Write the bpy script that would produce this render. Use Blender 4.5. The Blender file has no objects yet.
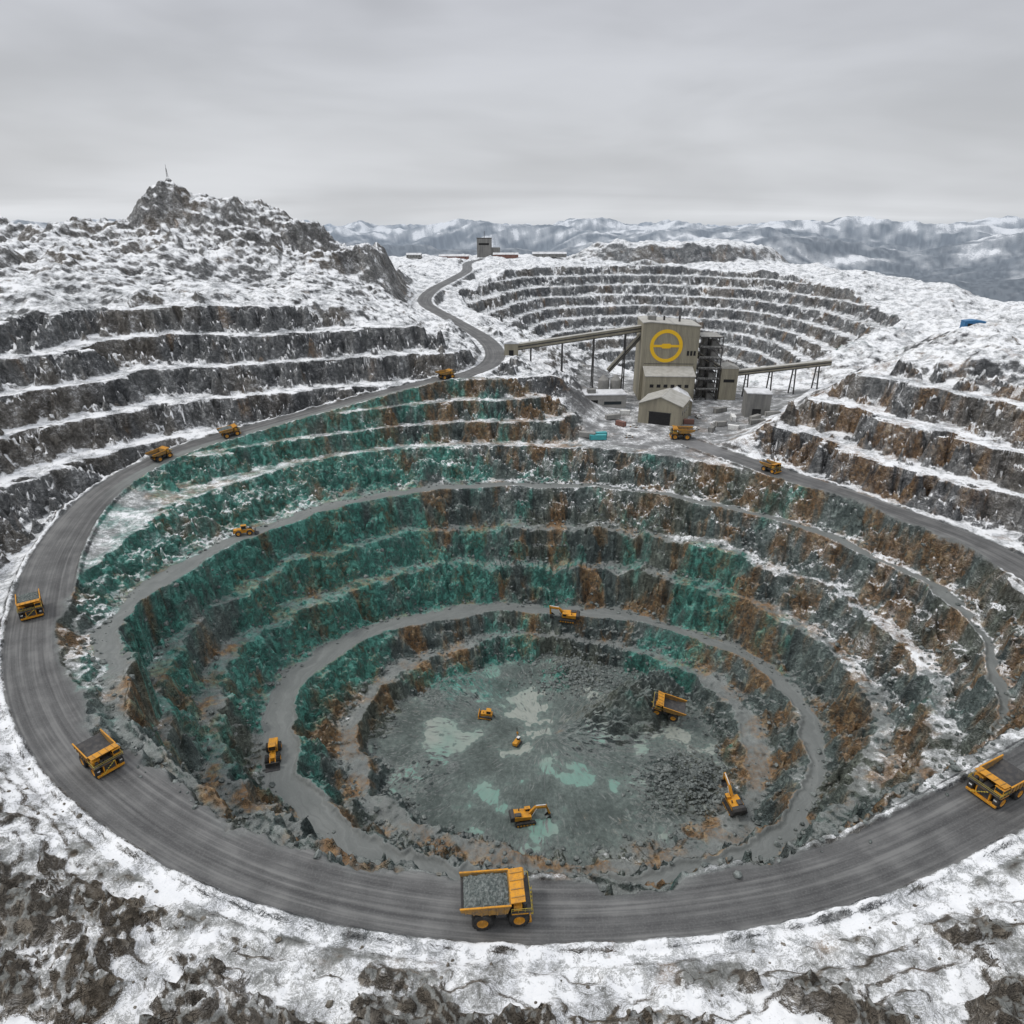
import bpy, bmesh, math, time
import numpy as np
from mathutils import Matrix, Vector
T0=time.time()
rad=math.radians
scene=bpy.context.scene
# ------------------------------------------------------------------ noise
_r=np.random.RandomState(11)
_ang=_r.rand(65536)*2*np.pi
GX=np.cos(_ang).astype(np.float32); GY=np.sin(_ang).astype(np.float32)
def pnoise(x,y,seed=0):
    x=np.asarray(x,dtype=np.float64); y=np.asarray(y,dtype=np.float64)
    ix=np.floor(x).astype(np.int64); iy=np.floor(y).astype(np.int64)
    fx=(x-ix).astype(np.float32); fy=(y-iy).astype(np.float32)
    u=fx*fx*fx*(fx*(fx*6-15)+10); v=fy*fy*fy*(fy*(fy*6-15)+10)
    def g(a,b,da,db):
        h=(((ix+a)*73856093)^((iy+b)*19349663)^(seed*83492791+1013))
        h=(h^(h>>13))*1274126177
        h=(h^(h>>16))&0xFFFF
        return GX[h]*da+GY[h]*db
    a=g(0,0,fx,fy); b=g(1,0,fx-1,fy); c=g(0,1,fx,fy-1); d=g(1,1,fx-1,fy-1)
    return (a+(b-a)*u+(c-a)*v+(a-b-c+d)*u*v)*1.5
def fbm(x,y,o=4,seed=0,gain=.5):
    s=0;a=1;f=1;t=0
    for k in range(o):
        s=s+a*pnoise(x*f,y*f,seed+k*7); t+=a; a*=gain; f*=2.03
    return s/t*1.3
def ridged(x,y,o=4,seed=0):
    s=0;a=1;f=1;t=0
    for k in range(o):
        n=1-np.abs(pnoise(x*f,y*f,seed+k*5))*1.6
        s=s+a*n; t+=a; a*=.5; f*=2.07
    return s/t
def sst(a,b,x):
    t=np.clip((x-a)/(b-a),0,1); return t*t*(3-2*t)
def lerp(a,b,t): return a+(b-a)*t
# ------------------------------------------------------------------ pit tables
C=np.array([12.,197.])
NT=1440
DEG=np.arange(NT)*360./NT
def table(pts,sig=9.):
    p=sorted(pts); a=np.array([q[0] for q in p],float); v=np.array([q[1] for q in p],float)
    t=np.interp(DEG,np.r_[a[-1]-360,a,a[0]+360],np.r_[v[-1],v,v[0]])
    if sig>0:
        k=np.exp(-0.5*(np.minimum(DEG,360-DEG)/sig)**2); k/=k.sum()
        t=np.real(np.fft.ifft(np.fft.fft(t)*np.fft.fft(k)))
    return t
def look(t,th):
    f=(th%360)/360*NT; i=np.floor(f).astype(np.int64); w=f-i
    return t[i%NT]*(1-w)+t[(i+1)%NT]*w
def circ(seed,sc,o=4):
    return fbm(np.cos(np.radians(DEG))*sc,np.sin(np.radians(DEG))*sc,o,seed)
def r8(*v,j=0,seed=0): return table(list(zip([0,45,90,135,180,225,270,315],v)))+(j*circ(seed,5.,4) if j else 0)
F =r8(66,54,47,50,60,56,50,60,j=7,seed=201)
Ai=r8(73,59,52,57,68,63,56,66,j=4,seed=202)
Ao=r8(82,63,56,62,75,68,60,77,j=5,seed=203)
Bi=r8(91,71,61,72,91,80,66,84,j=2.,seed=204)
Bo=r8(98,79,70,84,104,90,73,91,j=2.5,seed=205)
Ci=r8(109,89,78,94,115,97,82,98,j=5,seed=206)
Co=r8(116,96,85,101,122,103,87,103,j=5,seed=207)
Di=r8(125,104,93,110,128,109,94,108,j=5,seed=208)
Do=r8(131,110,99,115,131.5,113,98,112,j=5,seed=209)
Ei=r8(143,121,112,123,135,117,103,115,j=2.5,seed=210)
Eo=r8(149,127,120,133,145,121,107,118,j=3,seed=211)
Ri=table([(0,156),(45,141),(70,139),(95,141),(120,156),(140,164),(155,165),(170,160),(182,156),(205,138),(225,122.5),(270,114),(300,116),(315,120),(335,138)],7)
def jz(t,a,seed): return t+a*circ(seed,6.,4)
zA=jz(table([(0,-62),(90,-62),(180,-62),(250,-63),(290,-66),(312,-68.5),(335,-65)]),2.,220)
zB=table([(0,-53),(45,-56),(90,-56),(135,-54),(180,-50),(225,-52),(270,-54),(315,-52)])
zC=jz(r8(-39,-40,-41,-40,-37,-38,-39,-38),5.,221)
zD=jz(r8(-27,-27,-28,-27,-24,-24,-25,-26),4.,222)
zE=table([(0,-14),(90,-14),(150,-13),(180,-9),(198,-4),(212,-3),(235,-9),(270,-13),(315,-13)],5)
RP=[(88,352,0),(104,326,0),(122,298,0),(150,255,0),(172,206,0),(166,152,0),(136,122,0),(98,101,0),(50,82,0),(0,77.3,0),(-45,86,0),(-87,109,0),(-118,138,0),
    (-141,172,0),(-162,215,0),(-172,262,2),(-160,300,6),(-134,321,12),(-90,350,18),(-34,386,25)]
def catmull(P,n=20):
    P=[np.array(p,float) for p in P]; P=[2*P[0]-P[1]]+P+[2*P[-1]-P[-2]]; out=[]
    for i in range(1,len(P)-2):
        for k in range(n):
            t=k/n; a,b,c,d=P[i-1:i+3]
            out.append(.5*((2*b)+(-a+c)*t+(2*a-5*b+4*c-d)*t*t+(-a+3*b-3*c+d)*t**3))
    out.append(P[-2]); return np.array(out)
RC=catmull(RP)
_th=np.degrees(np.arctan2(RC[:,1]-C[1],RC[:,0]-C[0]))%360; _rr=np.hypot(RC[:,0]-C[0],RC[:,1]-C[1])
RR=table(list(zip(_th,_rr)),2.)
HW=table([(0,7.5),(60,7),(100,6.5),(130,7),(180,8.6),(205,8.6),(225,8.),(250,6.8),(270,5.6),(300,6.2),(330,7)],8)
ZR=table([(0,0),(78,0),(80,2),(86,14),(93,24),(104,26),(118,21),(135,14),(150,7),(162,2.5),(172,.6),(182,0),(270,0)],2.)
dRR=np.gradient(np.r_[RR[-1],RR,RR[0]],rad(360/NT))[1:-1]
COSA=RR/np.sqrt(RR**2+dRR**2)
TT=table([(0,36),(15,44),(32,46),(42,40),(50,8),(55,0),(78,0),(83,12),(92,30),(102,38),(114,56),(130,63),(160,62),(182,52),(198,28),(214,9),(235,5),(270,4.5),(300,4.5),(325,9),(345,22)],2.)
SL=table([(0,.6),(180,.62),(205,.5),(225,.28),(310,.28),(335,.5)],6)
NRD=catmull([(-90,350,18),(-34,386,25),(-12,425,28),(-18,480,32),(-50,560,37),(-80,640,41),(-82,720,45),(-70,800,49),(-58,900,53),(-64,1060,55),(-40,1200,55)],20)
def win(th,c,s):
    d=(th-c+180)%360-180; return np.exp(-0.5*(d/s)**2)
def spot(x,y,cx,cy,s): return np.exp(-((x-cx)**2+(y-cy)**2)/(2*s*s))
def H(x,y,full=False):
    x=np.asarray(x,float); y=np.asarray(y,float)
    dx=x-C[0]; dy=y-C[1]; r=np.hypot(dx,dy); th=np.degrees(np.arctan2(dy,dx))%360
    D=np.hypot(x,y)
    n1=fbm(x/34,y/34,3,1); n2=fbm(x/8,y/8,4,5,.6); n3=fbm(x/2.2,y/2.2,3,9); rb=ridged(x/13,y/13,4,15)-.55
    ri=look(Ri,th)
    rw=r+4.2*n1+2.4*n2*sst(35,60,r)
    z=np.full_like(x,-70.)
    steep=np.zeros_like(x); ringroad=np.zeros_like(x)
    lv=[(F,None),(Ai,zA),(Ao,zA),(Bi,zB),(Bo,zB),(Ci,zC),(Co,zC),(Di,zD),(Do,zD),(Ei,zE),(Eo,zE),(Ri,None)]
    pr=None;pz=None
    ex=1.9+1.5*fbm(x/26,y/26,3,17)
    sw=sst(196,210,th)*sst(345,320,th)
    for k,(rt,zt) in enumerate(lv):
        rk=look(rt,th); zk=look(zt,th) if zt is not None else (np.full_like(x,-70.) if k==0 else np.zeros_like(x))
        if pr is not None:
            rk=np.maximum(rk,pr+1.)
            t=np.clip((rw-pr)/(rk-pr),0,1)
            wall=(k%2==1)
            if wall:
                bell=4*t*(1-t)
                t2=np.clip(t+bell*(.50*rb+.15*n2),0,1)
                sh=.3*t2+.7*t2**np.clip(ex,1.1,3.2)
                stp=sst(.38,.5,t2)*.5+sst(.82,.95,t2)*.5
                sh=lerp(sh,stp,.6*sst(-.15,.3,n1))
                steep=np.maximum(steep,np.clip(bell,0,1)*np.clip((zk-pz)/10,0,1))
            else: sh=t
            z=z+(zk-pz)*sh
            if k in (4,10,2):
                wd=(0.9 if k!=2 else .5)*(1-sw if k==10 else 1)
                ringroad=np.maximum(ringroad,sst(-.5,.6,rw-pr-.6)*sst(-.5,.6,rk-rw-.2)*wd)
                z=z+(1.1 if k!=2 else .5)*np.exp(-((rw-pr-.7)/.7)**2)*(1+.8*n2)
                if k!=4: z=z+(1.3*n2+.6*n3)*sst(0,.2,t)*sst(1,.8,t)*(sw if k==10 else .5)
            elif not wall:
                z=z+(1.3*n2+.5*n3+1.3*rb)*sst(0,.2,t)*sst(1,.8,t)
        pr,pz=rk,zk
    z=z+steep*(2.6*n2+1.3*n3+3.0*rb)
    inside=sst(2,-2,rw-ri)
    fl=sst(6,-4,rw-look(F,th))
    heap=14*np.exp(-(((x-50)*.85+(y-212)*.53)/26)**2-(((x-50)*-.53+(y-212)*.85)/9)**2)+6*spot(x,y,60,174,9)+3.5*spot(x,y,-22,226,9)+5*spot(x,y,26,234,8)+3*spot(x,y,-30,180,6)
    z=z+fl*(heap*(1+.5*n2+.2*n3)+.8*n2*(.6+n1)+.3*n3)
    rr=look(RR,th); zr=look(ZR,th); ca=look(COSA,th); T=look(TT,th); sl=look(SL,th); hw=look(HW,th)
    lat=(r-rr)*ca
    f=np.clip((r-ri-4)/np.maximum(rr-hw-ri-4,4.),0,1)
    d=np.maximum(0,lat-hw-.3)
    north=sst(40,52,th)*sst(112,98,th)
    Tf=np.clip(20+(y-450)*.07,20,56)
    T=lerp(T,np.maximum(T,Tf),north*sst(310,420,r))
    T=T+sst(60,200,d)*(1-north)*(12*fbm(x/110,y/110,4,31))
    wig=sst(1,14,d)*(5.2*n1+2.2*n2+5.5*fbm(x/70,y/70,2,33))
    rise=np.minimum(sl*d,np.maximum(T-zr,0))
    S=np.where(lat>0,zr+rise,zr*f)+wig*sst(3,12,T)+np.where(lat<0,(3.2*n1+2.4*n2)*f*(1-f)*4*sst(2,8,zr),0)
    rg=ridged(x/150+.4,y/150,4,47)
    def cone(cx,cy,h,w,p=1.,ax=1.):
        q=np.sqrt(((x-cx)/ax)**2+(y-cy)**2+60)/w
        return h*np.exp(-q**p)
    M=32*np.exp(-((x+255)/160)**2-((y-700)/150)**2)+cone(-316,672,33,52,1.3,1.15)+cone(-188,680,30,56,1.5,1.2)+cone(-250,700,8,70,2)\
      +12*np.exp(-((x+120)/55)**2-((y-650)/80)**2)+44*np.exp(-((x+640)/220)**2-((y-790)/200)**2)+cone(-500,720,12,70,1.5,1.6)+24*np.exp(-((x+350)/120)**2-((y-470)/100)**2)
    mm=sst(6,36,M); crest=sst(40,75,M)
    cliff=ridged(x/34,y/34,5,43)-.5
    M=M+mm*(rg-.66)*34+mm*2.4*n2+mm*(9+9*crest)*cliff*sst(-.25,.25,fbm(x/80,y/80,2,49))+sst(150,400,r)*(1-sst(95,75,th)*sst(20,40,th))*4*fbm(x/50,y/50,4,45)
    M=M*sst(-12,-55,x-np.interp(y,NRD[:,1],NRD[:,0]))
    onslope=sst(10,1,sl*d-(T-zr))*sst(12,22,T)*(lat>0)+(lat<0)*sst(3,6,zr)
    onslope=np.clip(onslope,0,1)
    hh=np.where(lat<0,9.,12.5)
    q=(S+2)/hh; i=np.floor(q); fr_=q-i; t=np.clip((fr_-.5+.3*n2+.45*rb)/.5,0,1); st=np.clip(4*t*(1-t),0,1)
    zt=hh*(i+.3*t+.7*t*t)-1.
    So=lerp(S,zt,onslope*.92)+onslope*(st*(2.2*n2+1.2*n3+3.0*rb)+.6*n2)
    # foreground ledges and outcrops
    fg=sst(12,5,T)*sst(1.5,6,d)*(lat>0)*(1-north)
    ft=fbm(x/9+3,y/9,4,71,.55)
    q=S+.8*n1*fg+1.0*ft*fg
    qq=q/1.35; i=np.floor(qq); t=np.clip((qq-i-.62)/.38,0,1); z2=1.35*(i+t)
    So=lerp(So,z2,fg*.85)
    ocs=1.1*fbm(x/17,y/10,5,79,.55)+.85*spot(x,y,-80,68,10)+.50*spot(x,y,-28,53,11)+.30*spot(x,y,8,50,9)+.45*spot(x,y,66,53,10)+.4*spot(x,y,-60,52,10)+.07
    oc=sst(.14,.50,ocs)
    rock=oc*(.3+.7*sst(.25,.85,ridged(x/5,y/5,5,77)))
    So=So+fg*(rock*(3.8+1.9*n3+2.0*n2)*sst(3,12,d)+.12*n3+.42*n2)
    So=So+M
    e=np.sqrt(((x-156)/228)**2+((y-700)/290)**2)
    e=e*(1+.08*fbm(x/120,y/120,4,51))
    S2=-48+(e-.33)*158+3.8*n1+1.8*n2
    S2=np.maximum(S2,-48)
    in2=(S2<So)&(y>440)
    q=S2/11.; i=np.floor(q); t=np.clip((q-i-.5+.4*rb+.15*n2)/.5,0,1)
    P2=11.*(i+.3*t+.7*t*t)+4*t*(1-t)*(1.8*n2+2.2*rb)
    So=np.where(in2,np.minimum(P2,So+3),So)
    me=np.sqrt(((x-260)/185)**2+((y-1100)/85)**2)*(1+.05*n1)
    mh=np.clip((1-me)*95*(1+.12*fbm(np.degrees(np.arctan2(y-1100,x-260))/6,me*2,2,61)),0,25)
    So=So+mh
    De=D+1.7*np.maximum(0,x-300)
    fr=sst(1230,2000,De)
    hills=ridged(x/2300+7.3,y/2300+1.7,6,91)
    far=-120+sst(1100,4600,D)*(np.clip(hills,0,1)**1.2)*285+45*fbm(x/700,y/700,6,95,.55)*sst(1300,2600,D)
    far=far-sst(7500,14000,D)*30
    So=lerp(So,far,fr)
    xr=np.interp(y,NRD[:,1],NRD[:,0]); zn=np.interp(y,NRD[:,1],NRD[:,2])
    lat2=(x-xr)*.93; nw=sst(384,392,y)*sst(1190,1150,y)
    w2=nw*sst(13,7,np.abs(lat2))
    So=lerp(So,zn,w2); nr=nw*sst(6.5,5.5,np.abs(lat2))
    act=1-sst(58,66,th)*sst(103,98,th)
    al=np.abs(lat)
    w1=act*sst(4.5,0,al-hw)
    So=lerp(So,zr,w1*(lat>-hw)+w1*(lat<=-hw)*sst(-4,0,lat+hw))
    berm=act*(1.2*np.exp(-((lat+hw+.3)/.8)**2)*(1+.5*n3)+1.3*np.exp(-((lat-hw-.6)/.9)**2)*(.8+1.*n2))
    So=So+berm
    mr=act*sst(.3,-.9,al-hw+.9*n2)
    z=lerp(So,z,inside)
    rocky=np.clip(steep+onslope*.6+fl+.3*inside,0,1)
    z=z+.14*n3*(1-np.maximum(mr,nr))*(.35+.65*rocky)
    if not full: return z
    road=np.maximum(np.maximum(mr,nr)*(1-inside*.8),ringroad*inside)
    plaza=sst(50,56,th)*sst(86,80,th)*(lat>-30)*(1-in2)*(r<320)*(1-inside)
    b1=fbm(x/46,y/46,5,301); b2=fbm(x/15+9,y/15,5,311,.6); b3=fbm(x/24-4,y/24,6,321,.6); b4=fbm(x/17,y/17+6,4,331); b5=fbm(x/420,y/420,6,341,.65)
    nwz=(lat<0)*(1-inside)*sst(2,5,zr)
    gw=np.clip(1.28*win(th,140,32)*sst(66,84,r)*sst(222,195,r)*(lat<-hw)+.55*win(th,98,22)*inside*sst(95,80,r)
        +1.6*spot(x,y,60,230,10)+1.3*spot(x,y,84,256,9)+.8*spot(x,y,-20,220,18)*inside+.50*inside*(1-fl)*win(th,188,22)*sst(70,85,r)+.6*spot(x,y,190,560,90)+.35*inside*(1-fl)*win(th,40,32)+.14*inside,0,1.3)
    gm=sst(.42,.74,gw*.62+b3*.75+.16*n2)*sst(.05,.2,gw)
    rw_=np.maximum(inside,nwz)*(1-fl)*(.64+.25*win(th,150,30)+.28*win(th,20,30)+.2*win(th,300,30))+(1-inside)*(.18+.5*win(th,30,25)*sst(300,200,r)+.25*win(th,50,25))
    rm=sst(.38,.68,rw_*.55+b2*.78)
    snow=np.where(inside>.5, .18+.50*(np.maximum(win(th,8,34),.5*win(th,60,20)))*sst(92,120,rw)+.3*win(th,200,22)*sst(120,140,rw)+.36*win(th,85,20)*sst(100,115,rw)+.28*win(th,150,30)*sst(115,145,rw)-.3*fl,
        .77)
    snow=np.where((inside<.5)&(lat<0),.50,snow)
    snow=snow+(M>3)*(.16*mm-.16*crest)
    snow=np.where(in2,.63,snow)
    snow=np.where(plaza>.5,.44,snow)
    snow=np.where(fg>.3,.80-.36*oc-.22*sst(.0,.35,fbm(x/14+5,y/9,4,351)),snow)
    snow=np.where((mh>.5)&(mh<24.5),.66,snow)
    snow=snow+.16*b1
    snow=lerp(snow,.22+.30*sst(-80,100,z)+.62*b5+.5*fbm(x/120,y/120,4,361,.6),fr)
    snow=snow*(1-.9*road)
    haze_tint=1-np.exp(-np.maximum(D-600,0)/6000)  # weight of the painted aerial haze, grows with distance
    alongv=np.radians(th)*150
    latv=np.where(inside>.5,rw,lat)
    useN=(nr>mr)&(inside<.5); latv=np.where(useN,lat2,latv); alongv=np.where(useN,y,alongv)
    return dict(z=z,snow=snow,green=gm,rust=rm,road=road,fl=fl,inside=np.maximum(inside,nwz),haze_tint=haze_tint,lat=latv,al=alongv,plaza=plaza,fr=fr,fg=np.maximum(fg,.3*mm),b1=.5+.5*b1,b4=.5+.5*b4)
def hz(x,y): return float(H(np.array([x]),np.array([y]))[0])
# ------------------------------------------------------------------ node helper
class NG:
    def __init__(s,name):
        s.mat=bpy.data.materials.new(name); s.mat.use_nodes=True; s.nt=s.mat.node_tree; s.nt.nodes.clear()
        s.out=s.nt.nodes.new('ShaderNodeOutputMaterial'); s.b=s.nt.nodes.new('ShaderNodeBsdfPrincipled')
        s.nt.links.new(s.b.outputs[0],s.out.inputs[0])
    def n(s,t,**k):
        x=s.nt.nodes.new(t)
        for a,b in k.items(): setattr(x,a,b)
        return x
    def put(s,inp,v):
        if v is None: return
        if hasattr(v,'is_output'): s.nt.links.new(v,inp)
        else: inp.default_value=v
    def m(s,op,a,b=None,c=None,clamp=False):
        x=s.n('ShaderNodeMath',operation=op,use_clamp=clamp); s.put(x.inputs[0],a); s.put(x.inputs[1],b); s.put(x.inputs[2],c); return x.outputs[0]
    def ss(s,v,a,b,lo=0.,hi=1.):
        x=s.n('ShaderNodeMapRange',interpolation_type='SMOOTHSTEP'); s.put(x.inputs[0],v); s.put(x.inputs[1],a); s.put(x.inputs[2],b); s.put(x.inputs[3],lo); s.put(x.inputs[4],hi); return x.outputs[0]
    def mix(s,f,a,b,mode='MIX'):
        x=s.n('ShaderNodeMix',data_type='RGBA',blend_type=mode)
        s.put(x.inputs[0],f)
        for i,v in ((6,a),(7,b)):
            if isinstance(v,tuple) and len(v)==3: v=v+(1,)
            s.put(x.inputs[i],v)
        return x.outputs[2]
    def noise(s,vec,scale,detail=5,rough=.55,dist=0.):
        x=s.n('ShaderNodeTexNoise'); s.put(x.inputs['Vector'],vec); x.inputs['Scale'].default_value=scale; x.inputs['Detail'].default_value=detail; x.inputs['Roughness'].default_value=rough; x.inputs['Distortion'].default_value=dist; return x.outputs[0]
    def vmul(s,vec,v):
        x=s.n('ShaderNodeVectorMath',operation='MULTIPLY'); s.put(x.inputs[0],vec); x.inputs[1].default_value=v; return x.outputs[0]
    def ramp(s,f,stops):
        x=s.n('ShaderNodeValToRGB'); s.put(x.inputs[0],f); e=x.color_ramp.elements
        while len(e)<len(stops): e.new(.5)
        for i,(p,c) in enumerate(stops): e[i].position=p; e[i].color=c+(1,) if isinstance(c,tuple) else (c,c,c,1)
        return x.outputs[0]
    def bump(s,h,dist,st=1.,nrm=None):
        x=s.n('ShaderNodeBump'); s.put(x.inputs['Height'],h); x.inputs['Distance'].default_value=dist; s.put(x.inputs['Strength'],st)
        if nrm is not None: s.put(x.inputs['Normal'],nrm)
        return x.outputs[0]
def terrain_mat():
    g=NG('terrain_rock_snow')
    geo=g.n('ShaderNodeNewGeometry'); P=geo.outputs['Position']
    sx=g.n('ShaderNodeSeparateXYZ'); g.put(sx.inputs[0],geo.outputs['Normal']); nz=sx.outputs[2]
    def A(n):
        a=g.n('ShaderNodeAttribute',attribute_name=n); s=g.n('ShaderNodeSeparateColor'); g.put(s.inputs[0],a.outputs['Color']); return s.outputs[0],s.outputs[1],s.outputs[2],a.outputs['Alpha']
    snow,green,rust,road=A('A1'); floor,inside,haze_tint,plaza=A('A2'); far,fgm,nb,n7=A('A3')
    RV=g.n('ShaderNodeAttribute',attribute_name='RV').outputs['Vector']
    nm=g.noise(P,.13,3,.6); nf=g.noise(P,.6,4,.68); nff=g.noise(P,2.6,2,.65)
    Pw=g.vmul(P,(1,1,.75)); nvert=g.noise(Pw,.34,4,.66,.7)
    crk=g.m('ABSOLUTE',g.m('SUBTRACT',nvert,.5))
    hh=g.m('ADD',g.m('MULTIPLY',nvert,1.5),g.m('ADD',g.m('MULTIPLY',nf,1.15),g.m('MULTIPLY',nff,.3)))
    hh=g.m('ADD',hh,g.m('MULTIPLY',g.m('MINIMUM',crk,.05),5.))
    nbp=g.bump(hh,1.7,1.)
    sb=g.n('ShaderNodeSeparateXYZ'); g.put(sb.inputs[0],nbp); bz=sb.outputs[2]
    steepf=g.ss(nz,.93,.74)
    mixn=g.m('ADD',g.m('MULTIPLY',nvert,.45),g.m('ADD',g.m('MULTIPLY',nf,.35),g.m('MULTIPLY',nm,.2)))
    rockc=g.ramp(mixn,[(.34,(.045,.048,.051)),(.44,(.115,.120,.123)),(.54,(.19,.195,.195)),(.66,(.33,.335,.33))])
    dkc=g.ramp(mixn,[(.36,(.020,.022,.025)),(.5,(.066,.070,.076)),(.66,(.17,.175,.18))])
    brown=g.ramp(mixn,[(.36,(.055,.044,.032)),(.5,(.155,.128,.096)),(.66,(.30,.255,.195))])
    rockc=g.mix(g.m('MULTIPLY',g.ss(n7,.45,.66),.75),rockc,dkc)
    rockc=g.mix(g.m('MULTIPLY',g.ss(nb,.5,.68),g.m('ADD',.5,g.m('MULTIPLY',fgm,.4))),rockc,brown)
    rockc=g.mix(g.m('MULTIPLY',fgm,.75),rockc,brown)
    tint=g.mix(inside,(1,1,1),(.85,1.03,.97)); rockc=g.mix(1.,rockc,tint,'MULTIPLY')
    grav=g.ramp(g.m('ADD',g.m('MULTIPLY',nm,.5),g.m('MULTIPLY',nff,.5)),[(.34,(.12,.128,.125)),(.5,(.205,.216,.21)),(.66,(.31,.32,.31))])
    base=g.mix(g.m('MULTIPLY',g.m('SUBTRACT',1.,steepf),.75),rockc,grav)
    rm=g.m('MULTIPLY',rust,g.ss(nf,.32,.55,.2,.88))
    rustc=g.ramp(mixn,[(.36,(.085,.045,.020)),(.5,(.235,.138,.065)),(.66,(.39,.285,.155))])
    base=g.mix(rm,base,rustc)
    gf=g.m('MULTIPLY',green,g.ss(nvert,.32,.55,.28,.95)); gf=g.m('MULTIPLY',gf,g.m('ADD',.50,g.m('MULTIPLY',steepf,.47)))
    greenc=g.ramp(mixn,[(.36,(.026,.088,.074)),(.47,(.062,.205,.170)),(.57,(.110,.355,.295)),(.68,(.25,.52,.45))])
    base=g.mix(gf,base,greenc)
    base=g.mix(g.m('MULTIPLY',g.m('MULTIPLY',steepf,.5),g.ss(crk,.018,0.)),base,(.018,.019,.020))
    mud=g.ramp(g.m('ADD',g.m('MULTIPLY',n7,.5),g.m('MULTIPLY',nf,.5)),[(.36,(.055,.072,.067)),(.5,(.105,.132,.122)),(.64,(.185,.225,.208))])
    flat=g.ss(nz,.88,.985)
    base=g.mix(g.m('MULTIPLY',g.m('MULTIPLY',floor,flat),.85),base,mud)
    pv=g.m('ADD',n7,g.m('MULTIPLY',g.m('SUBTRACT',nm,.5),.7)); pfl=g.m('MULTIPLY',floor,g.ss(nz,.93,.98))
    pud=g.m('MULTIPLY',pfl,g.ss(pv,.625,.645))
    base=g.mix(g.m('MULTIPLY',pfl,g.m('MULTIPLY',g.ss(pv,.54,.63),.6)),base,(.13,.185,.165))
    base=g.mix(pud,base,g.mix(g.ss(nb,.35,.65),(.16,.27,.23),(.27,.29,.26)))
    trk=g.noise(g.vmul(RV,(1.3,.022,1)),1.,3,.6); trk2=g.noise(g.vmul(RV,(.5,.01,1)),1.,2,.5)
    tt=g.m('ADD',g.m('MULTIPLY',trk,.6),g.m('MULTIPLY',trk2,.4))
    rc=g.ramp(g.m('ADD',g.m('MULTIPLY',tt,.68),g.m('MULTIPLY',nm,.32)),[(.40,(.058,.058,.059)),(.5,(.098,.098,.098)),(.60,(.165,.165,.162))])
    rc=g.mix(g.m('MULTIPLY',g.ss(nff,.45,.72),.25),rc,(.20,.20,.195))
    rc=g.mix(inside,rc,g.mix(.5,rc,(.21,.23,.22)))
    rmask=g.ss(g.m('ADD',road,g.m('MULTIPLY',g.m('SUBTRACT',nf,.5),.9)),.38,.62)
    base=g.mix(rmask,base,rc)
    base=g.mix(g.m('MULTIPLY',plaza,.7),base,g.mix(nm,(.10,.10,.105),(.26,.26,.26)))
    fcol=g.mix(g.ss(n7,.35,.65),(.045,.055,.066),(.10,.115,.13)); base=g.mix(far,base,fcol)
    # snow
    s1=g.ss(nz,.68,.93); s2=g.ss(bz,.42,.82)
    slf=g.m('ADD',g.m('MULTIPLY',s1,.6),g.m('MULTIPLY',s2,.4))
    slf=g.m('MAXIMUM',slf,far)
    sn=g.m('ADD',g.m('MULTIPLY',nm,.50),g.m('ADD',g.m('MULTIPLY',nf,.38),g.m('MULTIPLY',nff,.12)))
    snv=g.m('MULTIPLY',g.m('SUBTRACT',sn,.5),g.m('SUBTRACT',2.3,g.m('MULTIPLY',far,1.6)))
    val=g.m('ADD',g.m('MULTIPLY',snow,slf),snv)
    sm=g.ss(val,.42,g.m('ADD',.54,g.m('MULTIPLY',far,.2)))
    dust=g.m('MULTIPLY',g.ss(val,.12,.48),.34)
    sm=g.m('MAXIMUM',sm,g.m('MULTIPLY',dust,g.ss(snow,.15,.6)))
    sm=g.m('MULTIPLY',sm,g.m('SUBTRACT',1.,g.m('MULTIPLY',rmask,.93)))
    snc=g.mix(g.ss(nff,.25,.5),(.68,.70,.725),(.76,.77,.785)); snc=g.mix(g.ss(nm,.38,.54),(.64,.655,.685),snc)
    base=g.mix(sm,base,snc)
    base=g.mix(g.m('MULTIPLY',haze_tint,.78),base,(.33,.39,.47))  # aerial haze painted into the base colour, no volume
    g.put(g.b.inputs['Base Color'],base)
    g.put(g.b.inputs['Roughness'],g.m('SUBTRACT',g.m('SUBTRACT',.93,g.m('MULTIPLY',pud,.8)),g.m('MULTIPLY',rmask,.30)))
    g.b.inputs['Specular IOR Level'].default_value=.3
    amp=g.m('MULTIPLY',g.m('SUBTRACT',1.,g.m('MULTIPLY',rmask,.90)),g.m('SUBTRACT',1.,g.m('MULTIPLY',sm,.88)))
    amp=g.m('MULTIPLY',amp,g.m('SUBTRACT',1.,pud))
    amp=g.m('MULTIPLY',amp,g.m('ADD',.45,g.m('MULTIPLY',steepf,.5)))
    amp=g.m('MULTIPLY',amp,g.m('SUBTRACT',1.,g.m('MULTIPLY',far,.9)))
    mv=g.n('ShaderNodeMix',data_type='VECTOR'); g.put(mv.inputs[0],amp); g.put(mv.inputs[4],geo.outputs['Normal']); g.put(mv.inputs[5],nbp)
    nn=g.n('ShaderNodeVectorMath',operation='NORMALIZE'); g.put(nn.inputs[0],mv.outputs[1])
    g.put(g.b.inputs['Normal'],nn.outputs[0])
    return g.mat
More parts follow.
